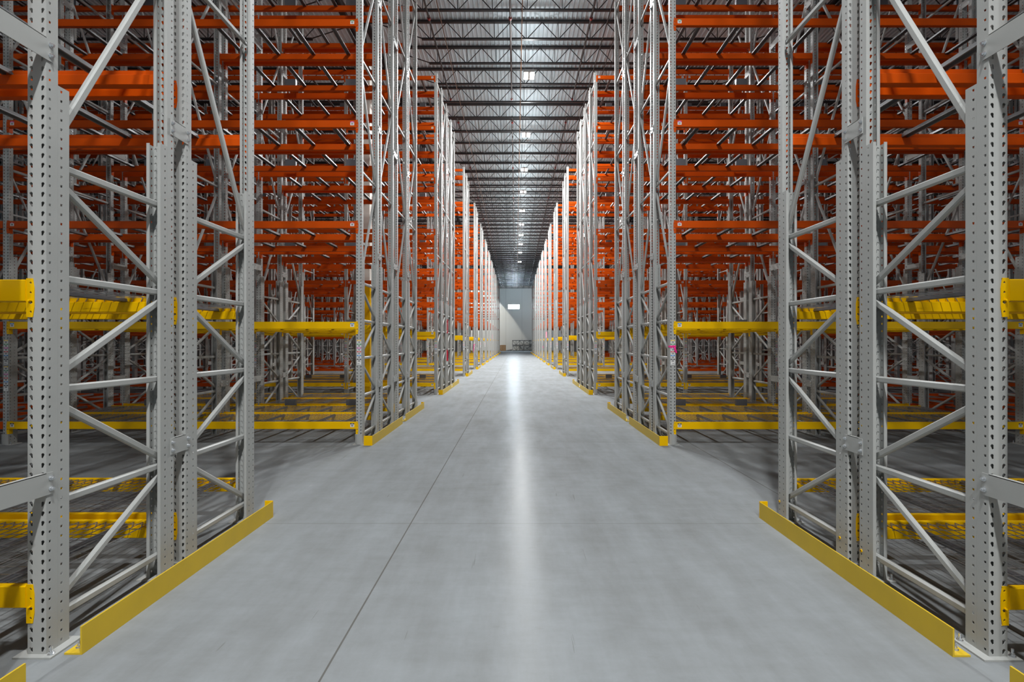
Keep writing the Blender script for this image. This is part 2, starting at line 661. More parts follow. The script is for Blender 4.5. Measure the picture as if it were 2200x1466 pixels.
def make_frame(b, s, r, u, detailed):
    rows = rows_of(b)
    y = ORIG[b] + rows[r] + SIDE_DY[s]
    x = upx(s, u)
    mirrored = r % 2 == 1
    n = len(rows)
    gap = rows[r + 1] - rows[r] - D if r + 1 < n else None
    lab = f'grey upright frame, {row_word(b, r)} row of {ORD[b]} {SX[s]} rack block, {place_word(u)}'
    grp = 'upright frames of the pallet racks'
    front_deflect = r == 0 and b > 0
    rear_deflect = r == n - 1
    if detailed:
        root = bpy.data.objects.new('upright_frame', None)
        root.empty_display_size = 0.2
        root.location = (x, y, 0)
        COL.objects.link(root)
        link('post', post_main(), root)
        link('post', post_main(), root, (0, D, 0), PI)
        link('reinforcing_post', post_back(), root, (0, PD + 0.0005, 0))
        link('reinforcing_post', post_back(), root, (0, D - PD - 0.0005, 0), PI)
        for y0, z0, y1, z1 in brace_list():
            key = ('brace', round(y1 - y0, 3), round(z1 - z0, 3))
            me = cached(key, lambda: brace_mb(y1 - y0, z1 - z0).mesh('brace'))
            if mirrored:
                o = link('brace', me, root, (0, D - y0, z0), PI)
            else:
                o = link('brace', me, root, (0, y0, z0))
        for yy, rz in ((0, 0), (D, PI)):
            p = link('base_plate', cached('base', lambda: base_mb().mesh('base_plate')), root, (0, yy, 0), rz)
            if b < 2:
                for ax, ay in ((0.075, 0.0), (-0.075, 0.145)):
                    link('anchor_bolt', cached('anchor', lambda: anchor_mb().mesh('anchor_bolt')), p, (ax, ay, 0.010))
    else:
        # a half turn of the whole frame swaps the lean of the braces; posts are symmetric
        me = cached(('frame_full', front_deflect and u == 0), lambda: frame_full_mb(front_deflect and u == 0).mesh('upright_frame'))
        if mirrored:
            root = link('upright_frame', me, None, (x, y + D, 0), PI)
        else:
            root = link('upright_frame', me, None, (x, y, 0))
    tag(root, lab, FRAME_CAT, grp)
    inv = (not detailed) and mirrored

    def child(name, me, loc, rz=0.0):
        if inv:
            return link(name, me, root, (-loc[0], D - loc[1], loc[2]), rz + PI)
        return link(name, me, root, loc, rz)
    if gap and b < 6:
        me = cached(('spacer', round(gap, 3), s), lambda: spacer_mb(gap, s).mesh('row_spacer'))
        for z in SPACER_Z:
            child('row_spacer', me, (0, D, z))
    if detailed and front_deflect:
        child('post_deflector', cached('defl', lambda: deflector_mb().mesh('post_deflector')), (0, 0, 0))
    if detailed and rear_deflect and u == 0 and b > 0:
        child('post_deflector', cached('defl', lambda: deflector_mb().mesh('post_deflector')), (0, D, 0), PI)
    if b == 0 and s == 1 and u == 0:
        for yy in ((D - 0.021,) if r == 1 else ((D - 0.021, 0.091) if r == 3 else (D - 0.021,))):
            child('yellow_plug', cached('plug', lambda: plug_mb().mesh('yellow_plug')), (-PW / 2, yy, 0.162))
    if r == 0 and b > 0 and b < 7 and u < 3:
        nn = 1 if u == 0 else 2
        o = child('label_strip', cached(('strip', nn, s), lambda: strip_mb(nn, s).mesh('label_strip')), (0, 0, 0))
        o['label'] = 'strip of coloured bar code stickers'
    return root


# ---------------------------------------------------------------- step beams
BH, BT = 0.115, 0.064        # beam height and thickness


def beam_body_mb(m):
    b = MB()
    h = CLEAR / 2 - 0.0035
    y0 = -0.010
    prof = [(y0, -BH), (y0 + BT, -BH), (y0 + BT, -0.041), (y0 + 0.040, -0.041), (y0 + 0.040, 0.0), (y0, 0.0)]
    c = 0.004
    prof = [(y0 + c, -BH), (y0 + BT - c, -BH), (y0 + BT, -BH + c), (y0 + BT, -0.041 - c), (y0 + BT - c, -0.041), (y0 + 0.040, -0.041),
            (y0 + 0.040, -c), (y0 + 0.040 - c, 0), (y0 + c, 0), (y0, -c), (y0, -BH + c)]
    b.prism(prof, 0, -h, h, m)
    return b


def connector_mb(m, e, fine):
    """L-shaped end connector hooked on the post, e = -1 or 1 for which end"""
    b = MB()
    x = e * CLEAR / 2
    t = 0.0030
    a0, a1 = sorted((x - e * 0.0005, x - e * (0.0005 + t)))
    b.box(a0, a1, -0.0045, 0.058, -0.197, 0.007, m)
    c0, c1 = sorted((x - e * 0.003, x + e * 0.038))
    if not fine:
        b.box(c0, c1, -0.0050, -0.0008, -0.197, 0.007, m)
        return b
    # front plate with its four punched holes and the locking pin, corners cut
    y0, y1 = -0.0050, -0.0008
    xc = x + e * 0.020
    k = 0.008
    zs = [-0.197, -0.146, -0.095, -0.044, 0.007]
    hs = []
    for i in range(4):
        za, zb = zs[i], zs[i + 1]
        zc = (za + zb) / 2 + 0.002
        r = 0.0065 if i != 1 else 0.011
        hole = [(xc + r, zc), (xc, zc + r * 1.25), (xc - r, zc), (xc, zc - r * 1.25)]
        quad = [(c0, za), (c1, za), (c1, zb), (c0, zb)]
        if i == 0:
            quad[1 if e > 0 else 0] = ((c1 - k) if e > 0 else (c0 + k), za)
        if i == 3:
            quad[2 if e > 0 else 3] = ((c1 - k) if e > 0 else (c0 + k), zb)
        # four trapezoids round the hole, front and back, plus the rim
        H = [hole[2], hole[3], hole[0], hole[1]]
        # H order: left, bottom, right, top ; corners: bl, br, tr, tl
        L, B_, R, T = H
        bl, br, tr, tl = quad
        polys = [(bl, B_, L), (bl, br, B_), (br, R, B_), (br, tr, R), (tr, T, R), (tr, tl, T), (tl, L, T), (tl, bl, L)]
        for yy in (y0, y1):
            for pl in polys:
                b.add([(px, yy, pz) for px, pz in pl], [(0, 1, 2)], m)
        ring = [L, B_, R, T]
        for q in range(4):
            p1, p2 = ring[q], ring[(q + 1) % 4]
            b.add([(p1[0], y0, p1[1]), (p2[0], y0, p2[1]), (p2[0], y1, p2[1]), (p1[0], y1, p1[1])], [(0, 1, 2, 3)], m)
        for p1, p2 in ((bl, tl), (br, tr)):
            b.add([(p1[0], y0, p1[1]), (p2[0], y0, p2[1]), (p2[0], y1, p2[1]), (p1[0], y1, p1[1])], [(0, 1, 2, 3)], m)
    for zz in (-0.197, 0.007):
        b.add([(c0 + 0.004, y0, zz), (c1 - 0.008, y0, zz), (c1 - 0.008, y1, zz), (c0 + 0.004, y1, zz)], [(0, 1, 2, 3)], m)
    b.rod((xc - e * 0.004, y0 - 0.008, -0.108), (xc - e * 0.004, y1, -0.112), 0.006, m, 8)
    return b


def beam_label_mb(lv, e):
    b = MB()
    x = e * (CLEAR / 2 - 0.058)
    label_face(b, x - 0.031, x + 0.031, -0.082, -0.020, -0.0102, LABC[lv])
    return b


def beam_all_mb(m, lv):
    b = MB()
    b.join(beam_body_mb(m))
    for e in (-1, 1):
        b.join(connector_mb(m, e, False))
        if lv is not None:
            b.join(beam_label_mb(lv, e))
    return b


def beam_low_mb(m):
    b = MB()
    h = CLEAR / 2 - 0.002
    b.prism([(-0.010, -BH), (-0.010 + BT, -BH), (-0.010 + BT, -0.0415), (0.030, -0.0415), (0.030, 0), (-0.010, 0)], 0, -h, h, m)
    return b


def beam_keys():
    out = []
    for b in range(NB):
        n = len(rows_of(b))
        for s in (-1, 1):
            for r in range(n):
                if b == 0 and r < 2:
                    continue
                for k in range(NUP[b] - 1):
                    for lv in range(7):
                        for face in (0, 1):
                            out.append((b, s, r, k, lv, face))
    return out


def beam_pose(key):
    b, s, r, k, lv, face = key
    y = ORIG[b] + rows_of(b)[r] + SIDE_DY[s] + (D if face else 0)
    return (bayx(s, k), y, LEV[lv]), (PI if face else 0.0)


def make_beam(key):
    b, s, r, k, lv, face = key
    loc, rz = beam_pose(key)
    yel = is_yellow(k, lv)
    m = YELLOW if yel else ORANGE
    cn = 'yellow' if yel else 'orange'
    labelled = r == 0 and face == 0
    if b < 2 and k < 2:
        o = link('crossbeam', cached(('bb', cn), lambda: beam_body_mb(m).mesh('crossbeam')), None, loc, rz)
        for e in (-1, 1):
            link('end_connector', cached(('bc', cn, e), lambda: connector_mb(m, e, True).mesh('end_connector')), o)
            if labelled:
                q = link('barcode_label', cached(('bl', lv, e), lambda: beam_label_mb(lv, e).mesh('barcode_label')), o)
                q['label'] = 'white bar code sticker with ' + ['black', 'blue', 'red', 'magenta', 'green', 'yellow', 'grey'][lv] + ' header'
    else:
        kl = lv if labelled and b < 7 else None
        o = link('crossbeam', cached(('ba', cn, kl), lambda: beam_all_mb(m, kl).mesh('crossbeam')), None, loc, rz)
    tag(o, f'{cn} beam, {ORD[lv]} level, {"rear" if face else "front"} of {row_word(b, r)} row, {ORD[b]} {SX[s]} rack block, {bay_word(k)}',
        'beam', 'beams of the pallet racks')
    return o


# ---------------------------------------------------------------- pallet supports and wire decks
SUP_X = [-0.942, -0.314, 0.314, 0.942]


def support_mb():
    """galvanised hat-section bar from front beam step to rear beam step"""
    b = MB()
    y0, y1 = 0.034, D - 0.034
    b.prism([(-0.036, -0.0405), (-0.036, -0.037), (-0.022, -0.037), (-0.020, -0.002), (0.020, -0.002), (0.022, -0.037), (0.036, -0.037), (0.036, -0.0405),
             (0.024, -0.0405), (0.018, -0.006), (-0.018, -0.006), (-0.024, -0.0405)], 1, y0, y1, GALV)
    return b


def support_low_mb():
    b = MB()
    b.box(-0.022, 0.022, 0.04, D - 0.04, -0.040, -0.003, GALV)
    return b


def support_keys():
    out = []
    for b in range(NB):
        n = len(rows_of(b))
        for s in (-1, 1):
            for r in range(n):
                if b == 0 and r < 2:
                    continue
                for k in range(NUP[b] - 1):
                    for lv in range(7):
                        if is_yellow(k, lv):
                            continue
                        for i in range(4):
                            if (b, s, r, k, i) == (2, -1, 0, 0, 3):
                                continue        # the building column stands here
                            out.append((b, s, r, k, lv, i))
    return out


def support_pose(key):
    b, s, r, k, lv, i = key
    return (bayx(s, k) + s * SUP_X[i], ORIG[b] + rows_of(b)[r] + SIDE_DY[s], LEV[lv])


def make_support(key):
    b, s, r, k, lv, i = key
    o = link('pallet_support', cached('sup', lambda: support_mb().mesh('pallet_support')), None, support_pose(key))
    tag(o, f'grey cross bar {ORD[i]} from aisle, {bay_word(k).replace("beside aisle", "one")}, {ORD[lv]} level, {row_word(b, r)} row, {ORD[b]} {SX[s]} block',
        'pallet support', 'pallet support bars on the orange beams')
    return o


DW = 1.335                   # deck width, two to a bay
DECK_X = [-0.683, 0.683]


def deck_mesh_mb():
    """welded wire mesh whose front-to-back wires bend over and down the beam steps"""
    b = MB()
    r = 0.0030
    nx = 20
    zt = -0.006
    ya, yb = 0.035, D - 0.035
    for i in range(nx + 1):
        x = -DW / 2 + 0.012 + i * (DW - 0.024) / nx
        b.rod((x, ya, zt), (x, yb, zt), r, WIRE, 4, False)
        for y, d in ((ya, 1), (yb, -1)):
            b.rod((x, y, zt), (x, y + d * 0.020, -0.0395), r, WIRE, 4, False)
    ny = 9
    for j in range(ny + 1):
        y = 0.06 + j * (D - 0.12) / ny
        b.rod((-DW / 2, y, zt - 2 * r), (DW / 2, y, zt - 2 * r), r, WIRE, 4, False)
    return b


def deck_channel_mb():
    b = MB()
    b.prism([(-0.026, -0.0402), (-0.026, -0.038), (-0.019, -0.038), (-0.016, -0.0155), (0.016, -0.0155), (0.019, -0.038), (0.026, -0.038), (0.026, -0.0402),
             (0.017, -0.0402), (0.013, -0.019), (-0.013, -0.019), (-0.017, -0.0402)], 1, 0.034, D - 0.034, DARKGAL)
    return b


CH_X = [-0.46, 0.0, 0.46]


def deck_keys():
    out = []
    for b in range(NB):
        n = len(rows_of(b))
        for s in (-1, 1):
            for r in range(n):
                if b == 0 and r < 2:
                    continue
                for k in range(min(2, NUP[b] - 1)):
                    for lv in (0, 1):
                        for i in (0, 1):
                            if (b, s, r, k, i) == (2, -1, 0, 0, 1):
                                continue
                            out.append((b, s, r, k, lv, i))
    return out


def deck_pose(key):
    b, s, r, k, lv, i = key
    return (bayx(s, k) + s * DECK_X[i], ORIG[b] + rows_of(b)[r] + SIDE_DY[s], LEV[lv])


def deck_all_mb():
    b = MB()
    b.join(deck_mesh_mb())
    for x in CH_X:
        b.join(deck_channel_mb(), x)
    return b


def make_deck(key):
    b, s, r, k, lv, i = key
    loc = deck_pose(key)
    if b < 2:
        o = link('wire_deck', cached('dm', lambda: deck_mesh_mb().mesh('wire_deck')), None, loc)
        for x in CH_X:
            link('support_channel', cached('dc', lambda: deck_channel_mb().mesh('support_channel')), o, (x, 0, 0))
    else:
        o = link('wire_deck', cached('da', lambda: deck_all_mb().mesh('wire_deck')), None, loc)
    tag(o, f'wire deck, {"half near aisle" if i == 0 else "half away from aisle"}, {bay_word(k).replace("beside aisle", "one")}, {"lower" if lv == 0 else "upper"} level, {row_word(b, r)} row, {ORD[b]} {SX[s]} block',
        'wire deck', 'wire decks on the yellow beams')
    return o


# ---------------------------------------------------------------- which pieces show largest (the rest becomes one object per kind)
def undelta(t):
    out, a = [], 0
    for w_ in t.split():
        a += int(w_)
        out.append(a)
    return out


TOP_FRAME = undelta('1 2 3 2 2 1 1 3 1 1 3 1 1 1 2 1 2 2 1 1 3 1 1 3 1 1 1 2 1 2 2 1 1 2 1 2 1 1 1 1 1 2 1 1 1 1 2 1 1 1 1 2 1 1 1 1 2 1 2 1 1 1 1 1 2 1 1 1 1 1 2 1 1 1 2 2 1 1 1 1 2 2 1 1 2 2 1 1 1 1 1 1 1 1 2 3 1 2 1 1 1 1 2 1 1 1 1 2 2 2 1 1 1 1 1 2 2 1 2 1 1 1 1 2 5 1 1 1 1 2 2 1 2 1 1 2 3 3 2 1 3 1 1 4 3 1 1 1 1 1 3 3 3 3 1 1 4 4 2 2 1 5 4 2 3 7 2 2 2 1 5 1 3 2 3 9 1 1 3 1 1 8 2 2 1 4 2 2 1 1 3 1 7 2 2 3 6 2 6 2 5 7 8 6 2 5 7 8 1 6 7 3 3 1 7 1 6 7 3 3 1 5 2 1 6 6 15 1 6 19 2 2 9 5 11 1 2 14 11 1 2 2 12 2 4 6 2 2 12 2 4')
TOP_BEAM = undelta('0 1 1 1 2 9 1 1 1 1 1 9 1 1 1 2 9 1 1 1 1 1 9 1 1 1 1 1 1 1 1 1 5 1 1 1 1 1 1 1 1 1 10 4 19 1 2 1 1 1 1 1 1 2 3 1 3 1 1 1 1 1 2 4 4 2 4 17 1 2 1 1 1 1 1 1 1 1 3 4 1 1 1 1 1 1 1 3 1 3 1 1 1 2 1 1 17 4 1 1 1 2 1 1 8 1 1 2 1 1 4 4 1 1 3 18 1 1 1 1 1 1 1 1 1 5 1 1 1 1 1 1 1 1 1 10 4 19 1 2 1 1 1 1 1 1 2 3 1 3 1 1 1 1 1 2 4 4 2 4 17 1 2 1 1 1 1 1 1 1 1 3 4 1 1 1 1 1 1 1 3 1 3 1 1 1 2 1 1 17 1 3 1 1 1 2 1 1 8 2 2 1 1 4 4 2 3 18 2 2 2 1 1 2 1 1 1 1 2 2 1 1 2 3 1 14 4 4 2 41 2 1 1 2 6 2 2 4 14 50 2 1 1 2 2 4 4 1 1 68 10 4 14 47 2 2 2 2 2 1 1 1 1 2 2 1 1 2 2 1 1 14 4 4 2 41 2 1 1 2 6 2 2 4 64 2 2 1 1 6 4 1 2 69 8 4 89 119 105 119')
TOP_SUP = undelta('0 1 19 1 1 18 20 1 1 18 1 1 1 1 1 1 1 1 1 1 1 10 1 1 2 1 3 1 1 9 8 8 41 1 1 1 1 1 1 1 1 1 1 1 1 1 1 8 3 1 1 1 4 2 5 1 1 6 2 2 1 1 6 2 35 1 1 2 1 1 2 1 1 2 1 1 7 4 2 1 1 4 6 1 2 6 3 2 2 1 3 2 39 1 1 2 1 1 3 1 3 5 3 1 12 2 1 1 7 1 3 1 2 2 8 14 4 8 3 1 1 1 1 1 1 1 1 1 1 1 10 1 1 2 1 3 1 1 9 8 8 41 1 1 1 1 1 1 1 1 1 1 1 1 1 1 8 1 2 1 1 1 4 2 5 2 6 2 2 2 6 2 35 1 1 1 1 1 1 1 1 1 1 2 1 1 7 4 2 1 1 2 2 6 1 8 1 2 2 2 1 5 39 1 1 2 1 1 2 1 1 3 1 4 1 2 1 4 3 5 2 1 1 8 3 1 2 2 8 14 4 8 9 2 1 3 11 1 8 1 47 30 45 4 4 1 11 9 1 1 27 28 1 18 48 8 16 1 1 28 56 46 17 83 47 2 1 1 4 12 1 86 45 4 4 1 11 1 2 6 1 1 27 28 1 2 16 52 2 2 16 1 1 28 54 1 1 46 17 83')
TOP_DECK = undelta('0 2 2 1 1 2 2 2 1 1 2 1 1 2 1 3 1 3 1 3 1 3 1 3 1 3 1 3 1 1 2 1 3 1 3 1 3 1 3 1 3 1 3 1 3 2 1 3 1 3 1 3 1 3 1 3 1 3 1 3 1 3 1 3 1 3 1 3 1 3 1 3 1 3 1 99 1 4 11 1 4')


def pick(keys, top):
    if top is None:
        return set(keys)
    return {keys[i] for i in top}


# ---------------------------------------------------------------- building shell
XW, Y0B, Y1B, ZR = 46.0, -24.0, 100.0, 12.66


def plane(name, pts, m):
    me = bpy.data.meshes.new(name)
    me.from_pydata(pts, [], [(0, 1, 2, 3)])
    me.materials.append(m)
    return struct(link(name, me))


plane('floor', [(-XW, Y0B, 0), (XW, Y0B, 0), (XW, Y1B, 0), (-XW, Y1B, 0)], FLOORM)
wb = MB()
wx0, wx1, wz0, wz1 = -1.43, 0.68, 8.20, 9.00
wb.box(-XW, wx0, Y1B, Y1B + 0.3, 0, ZR, WALLM)
wb.box(wx1, XW, Y1B, Y1B + 0.3, 0, ZR, WALLM)
wb.box(wx0, wx1, Y1B, Y1B + 0.3, 0, wz0, WALLM)
wb.box(wx0, wx1, Y1B, Y1B + 0.3, wz1, ZR, WALLM)
struct(wb.obj('wall_back'))
wn = MB()
wn.box(wx0, wx1, Y1B + 0.10, Y1B + 0.14, wz0, wz1, WINE)
wo = struct(wn.obj('window_1'))
for nm, x in (('wall_left', -XW), ('wall_right', XW)):
    b_ = MB()
    b_.box(x - 0.3 if x < 0 else x, x if x < 0 else x + 0.3, Y0B, Y1B, 0, ZR, WALLM)
    struct(b_.obj(nm))
# corrugated roof deck, ribs running the length of the building
rb = MB()
prof, x = [], -XW
while x < XW:
    prof += [(x, ZR), (x + 0.028, ZR + 0.04), (x + 0.112, ZR + 0.04), (x + 0.140, ZR)]
    x += 0.155
vs_, fs_ = [], []
for px, pz in prof:
    vs_ += [(px, Y0B, pz), (px, Y1B, pz)]
for i in range(len(prof) - 1):
    fs_.append((2 * i, 2 * i + 1, 2 * i + 3, 2 * i + 2))
rb.add(vs_, fs_, DECKM)
struct(rb.obj('ceiling'))

# ---------------------------------------------------------------- roof joists, girders, columns
JZ0, JZ1 = 11.995, 12.655
GX = [-35.56, -20.32, -5.08, 10.16, 25.40, 40.64]


def joist_top_mb():
    b = MB()
    for x in (-0.055, 0.008):
        b.box(-7.60, 7.60, x, x + 0.047, JZ1 - 0.075, JZ1, DARK)
    return b


def joist_bottom_mb():
    b = MB()
    for x in (-0.045, 0.008):
        b.box(-5.75, 5.75, x, x + 0.037, JZ0, JZ0 + 0.055, DARK)
    return b


def joist_web_mb():
    b = MB()
    step = 1.047
    n = 5
    zb, zt = JZ0 + 0.045, JZ1 - 0.06
    for i in range(-n, n + 1):
        xb = i * step * 1.04
        for sgn in (-1, 1):
            b.bar((xb + sgn * 0.03, 0, zb), (xb + sgn * step * 0.52, 0, zt), 0.030, 0.024, DARK)
        if i % 1 == 0:
            b.bar((xb, 0, zb), (xb, 0, zt), 0.026, 0.022, DARK)
    for sgn in (-1, 1):
        b.bar((sgn * 5.72, 0, zb), (sgn * 7.4, 0, zt), 0.034, 0.03, DARK)
    return b


jt, jb, jw = joist_top_mb(), joist_bottom_mb(), joist_web_mb()
jall = MB()
for q in (jt, jb, jw):
    jall.join(q)
jm = [q.mesh(n_) for q, n_ in ((jt, 'roof_joist'), (jb, 'bottom_chord'), (jw, 'web_bars'))]
jam = jall.mesh('roof_joist')
BAYN = {-12.70: 'over left racks, near span', 2.54: 'crossing over the aisle', 17.78: 'over right racks, near span',
        -27.94: 'over left racks, far span', 33.02: 'over right racks, far span'}


def nth(i):
    t = ['first', 'second', 'third', 'fourth', 'fifth', 'sixth', 'seventh', 'eighth', 'ninth', 'tenth', 'eleventh', 'twelfth', 'thirteenth', 'fourteenth',
         'fifteenth', 'sixteenth', 'seventeenth', 'eighteenth', 'nineteenth']
    if i < 19:
        return t[i]
    tens = ['twent', 'thirt', 'fort', 'fift', 'sixt']
    n = i + 1
    a, c = n // 10 - 2, n % 10
    return tens[a] + 'ieth' if c == 0 else tens[a] + 'y-' + t[c - 1]


NJ = 55
for xc, words_ in BAYN.items():
    far_bay = abs(xc) > 25
    for i in range(NJ):
        y = 15.98 + 1.524 * i
        if far_bay and i % 1:
            continue
        if xc == 2.54 and i < 24:
            o = link('roof_joist', jm[0], None, (xc, y, 0))
            link('bottom_chord', jm[1], o)
            link('web_bars', jm[2], o)
        else:
            o = link('roof_joist', jam, None, (xc, y, 0))
        tag(o, f'dark roof joist {words_}, {nth(i)} from front', 'roof joist', 'dark roof joists')

gm = MB()
GL = 13.716
for x_ in (-0.09, 0.02):
    gm.box(x_, x_ + 0.07, 0.02, GL - 0.02, 12.44, 12.56, DARK)
    gm.box(x_, x_ + 0.07, 0.02, GL - 0.02, 11.28, 11.38, DARK)
for i in range(9):
    ya, yb = GL * i / 9, GL * (i + 1) / 9
    ym = (ya + yb) / 2
    gm.bar((0, ya + 0.06, 12.46), (0, ym, 11.34), 0.05, 0.05, DARK)
    gm.bar((0, ym, 11.34), (0, yb - 0.06, 12.46), 0.05, 0.05, DARK)
gmesh = gm.mesh('roof_girder')
for gi, gx in enumerate(GX[1:5]):
    nm = ['over the second left rack run', 'over the left racks near the aisle', 'over the right racks near the aisle', 'over the second right rack run'][gi]
    for k in range(6):
        o = link('roof_girder', gmesh, None, (gx, 4.72 + GL * k + 0.001, 0))
        tag(o, f'dark deep roof girder {nm}, {ORD[k]} from the front', 'roof girder', 'deep girders carrying the roof joists')

# ---------------------------------------------------------------- building columns with yellow guards
COLS = [(-4.915, 16.90, 'white steel column with yellow guard, behind third left rack block front beams'),
        (10.16, 32.35, 'white steel column with yellow guard inside fifth right rack block'),
        (-5.08, 65.10, 'white steel column with yellow guard inside eleventh left rack block')]
for x, y, lab in COLS:
    a = 0.14 if y < 20 else 0.11
    b_ = MB()
    b_.box(x - a + 0.006, x + a - 0.006, y - a + 0.006, y + a - 0.006, 0.0, 11.275, WHITEP)
    b_.box(x - a - 0.03, x + a + 0.03, y - a, y + a, 0.0, 0.02, GREY)
    o = b_.obj('building_column')
    tag(o, lab, 'column', 'building columns')
    g = MB()
    g.box(x - a, x + a, y - a, y + a, 0.021, 3.52, YELLOW)
    for z in (0.9, 1.8, 2.7):
        g.box(x - a - 0.002, x + a + 0.002, y - a - 0.002, y + a + 0.002, z, z + 0.05, YELLOW)
    c = g.obj('column_guard', o)
    c['label'] = 'yellow guard wrapped round column'

# ---------------------------------------------------------------- ceiling lamps
lh = MB()
lh.box(-0.19, 0.19, -0.27, 0.27, 0.0, 0.055, LAMPH)
lh.box(-0.07, 0.07, -0.10, 0.10, 0.055, 0.13, LAMPH)
for sx_ in (-0.15, 0.15):
    lh.rod((sx_, 0, 0.05), (sx_ * 0.9, 0, 1.355), 0.004, ZINC, 4)
lhm = lh.mesh('ceiling_lamp')
lp = MB()
lp.box(-0.068, 0.068, -0.24, 0.24, -0.006, -0.001, LAMPE)
lpm = lp.mesh('light_panel')
LAMP_Z = 11.31


def lamp(x, y, label, watts, size=0.45):
    o = link('ceiling_lamp', lhm, None, (x, y, LAMP_Z))
    tag(o, label, 'ceiling lamp', 'high bay lamps under the roof')
    for s in (-1, 1):
        link('light_panel', lpm, o, (s * 0.115, 0, 0))
    ld = bpy.data.lights.new('lamp_light', 'AREA')
    ld.shape = 'RECTANGLE'
    ld.size, ld.size_y = 0.34, 0.50
    ld.energy = watts
    ld.color = (0.97, 0.99, 1.0)
    lo = bpy.data.objects.new('lamp_light', ld)
    lo.location = (0, 0, -0.05)
    lo.parent = o
    COL.objects.link(lo)
    # added fill lights, tilted up fore and aft to brighten the roof deck
    for sg in (-1, 1):
        up = bpy.data.lights.new('roof_fill_light', 'AREA')
        up.shape = 'RECTANGLE'
        up.size, up.size_y = 0.34, 0.08
        up.energy = watts * UPLIGHT
        up.color = (0.97, 0.99, 1.0)
        uo = bpy.data.objects.new('roof_fill_light', up)
        uo.location = (0, sg * 0.29, 0.07)
        uo.rotation_euler = (sg * math.radians(115), 0, 0)
        uo.parent = o
        COL.objects.link(uo)
    return o


vis = 0
for y in LAMP_Y:
    if y < 15:
        lamp(0.48, y, f'unseen high bay lamp above the aisle near the camera, {nth(LAMP_Y.index(y))} from behind the camera', LAMP_W * (0.40 if y > 5 else 0.85))
    else:
        lamp(0.48, y, f'glowing white high bay lamp above the aisle, {ORD[vis]} of those in view', LAMP_W)
        vis += 1

# ---------------------------------------------------------------- sprinkler pipes and conduits along the roof
for i, (x, lab) in enumerate(((-2.75, 'on the left side of the aisle'), (-0.17, 'along the middle of the aisle'), (2.39, 'on the right side of the aisle'))):
    for j, (ya, yb) in enumerate(((-6.0, 21.6), (23.9, 97.0))):
        b_ = MB()
        z = 11.93 if j == 0 else 12.20
        b_.rod((x, ya, z), (x, yb, z), 0.030, PIPE, 8)
        o = b_.obj('sprinkler_pipe')
        tag(o, f'dark sprinkler pipe under the roof, {"front" if j == 0 else "long rear"} length {lab}', 'pipe', 'sprinkler pipes under the roof')
        q = MB()
        yy = 16.2 if j == 0 else 24.5
        while yy < min(yb, 60):
            q.rod((x, yy, z), (x, yy + 0.09, z), 0.052, REDC, 8)
            q.rod((x, yy + 0.045, z), (x, yy + 0.045, z + 0.11), 0.020, REDC, 6)
            yy += 6.4
        q.rod((x, yb, z), (x, yb + 0.06, z), 0.05, REDC, 8)
        c = q.obj('pipe_coupling', o)
        c['label'] = 'dark red couplings'
for x, z, lab in ((-2.40, 11.955, 'thin brown conduit running along left of the aisle roof'), (0.20, 11.955, 'thin brown conduit running along the middle of the roof'),
                  (2.95, 11.955, 'thin dark conduit running along right of the aisle roof'), (3.35, 12.0, 'thin dark conduit nearest the right racks under the roof')):
    b_ = MB()
    b_.rod((x, -6, z), (x * 0.985, 98, z), 0.017, RUST if x < 1 else PIPE, 6)
    tag(b_.obj('conduit_pipe'), lab, 'conduit', 'conduits under the roof')

# ---------------------------------------------------------------- racks
fkeys = []
for b in range(NB):
    for s in (-1, 1):
        for r in range(len(rows_of(b))):
            if b == 0 and r == 0:
                continue
            for u in range(NUP[b]):
                if b == 0 and r == 1 and u > 0:
                    continue
                fkeys.append((b, s, r, u))
fset = pick(fkeys, TOP_FRAME) | {k for k in fkeys if k[0] == 0 and k[3] == 0}
low = MB()
lowf = frame_low_mb()
for key in fkeys:
    b, s, r, u = key
    if key in fset:
        make_frame(b, s, r, u, b < 2 and u < 3 or b == 2 and u == 0)
    else:
        y = ORIG[b] + rows_of(b)[r] + SIDE_DY[s]
        if r % 2:
            low.join(lowf, upx(s, u), y + D, 0, True)
        else:
            low.join(lowf, upx(s, u), y, 0)
# the rest of the first block, beside and behind the camera
for s in (-1, 1):
    for r in (0, 1):
        for u in range(3):
            if (r, u) != (1, 0):
                low.join(lowf, upx(s, u), ORIG[0] + ROW4[r] + SIDE_DY[s] + (D if r % 2 else 0), 0, r % 2 == 1)
if low.v:
    stuff(low.obj('distant_upright_frames'), 'mass of distant grey rack frames deep behind the nearer rack bays', 'upright', 'upright frames of the pallet racks')

bkeys = beam_keys()
bset = pick(bkeys, TOP_BEAM)
low = MB()
lowb = {True: beam_low_mb(YELLOW), False: beam_low_mb(ORANGE)}
for key in bkeys:
    if key in bset:
        make_beam(key)
    else:
        loc, rz = beam_pose(key)
        low.join(lowb[is_yellow(key[3], key[4])], loc[0], loc[1], loc[2], rz > 0)
for s in (-1, 1):
    for r in (0, 1):
        for k in range(2):
            for lv in range(7):
                for face in (0, 1):
                    loc, rz = beam_pose((0, s, r, k, lv, face))
                    low.join(lowb[is_yellow(k, lv)], loc[0], loc[1], loc[2], rz > 0)
if low.v:
    stuff(low.obj('distant_crossbeams'), 'mass of distant orange and yellow beams deep behind the nearer racks', 'beam', 'beams of the pallet racks')

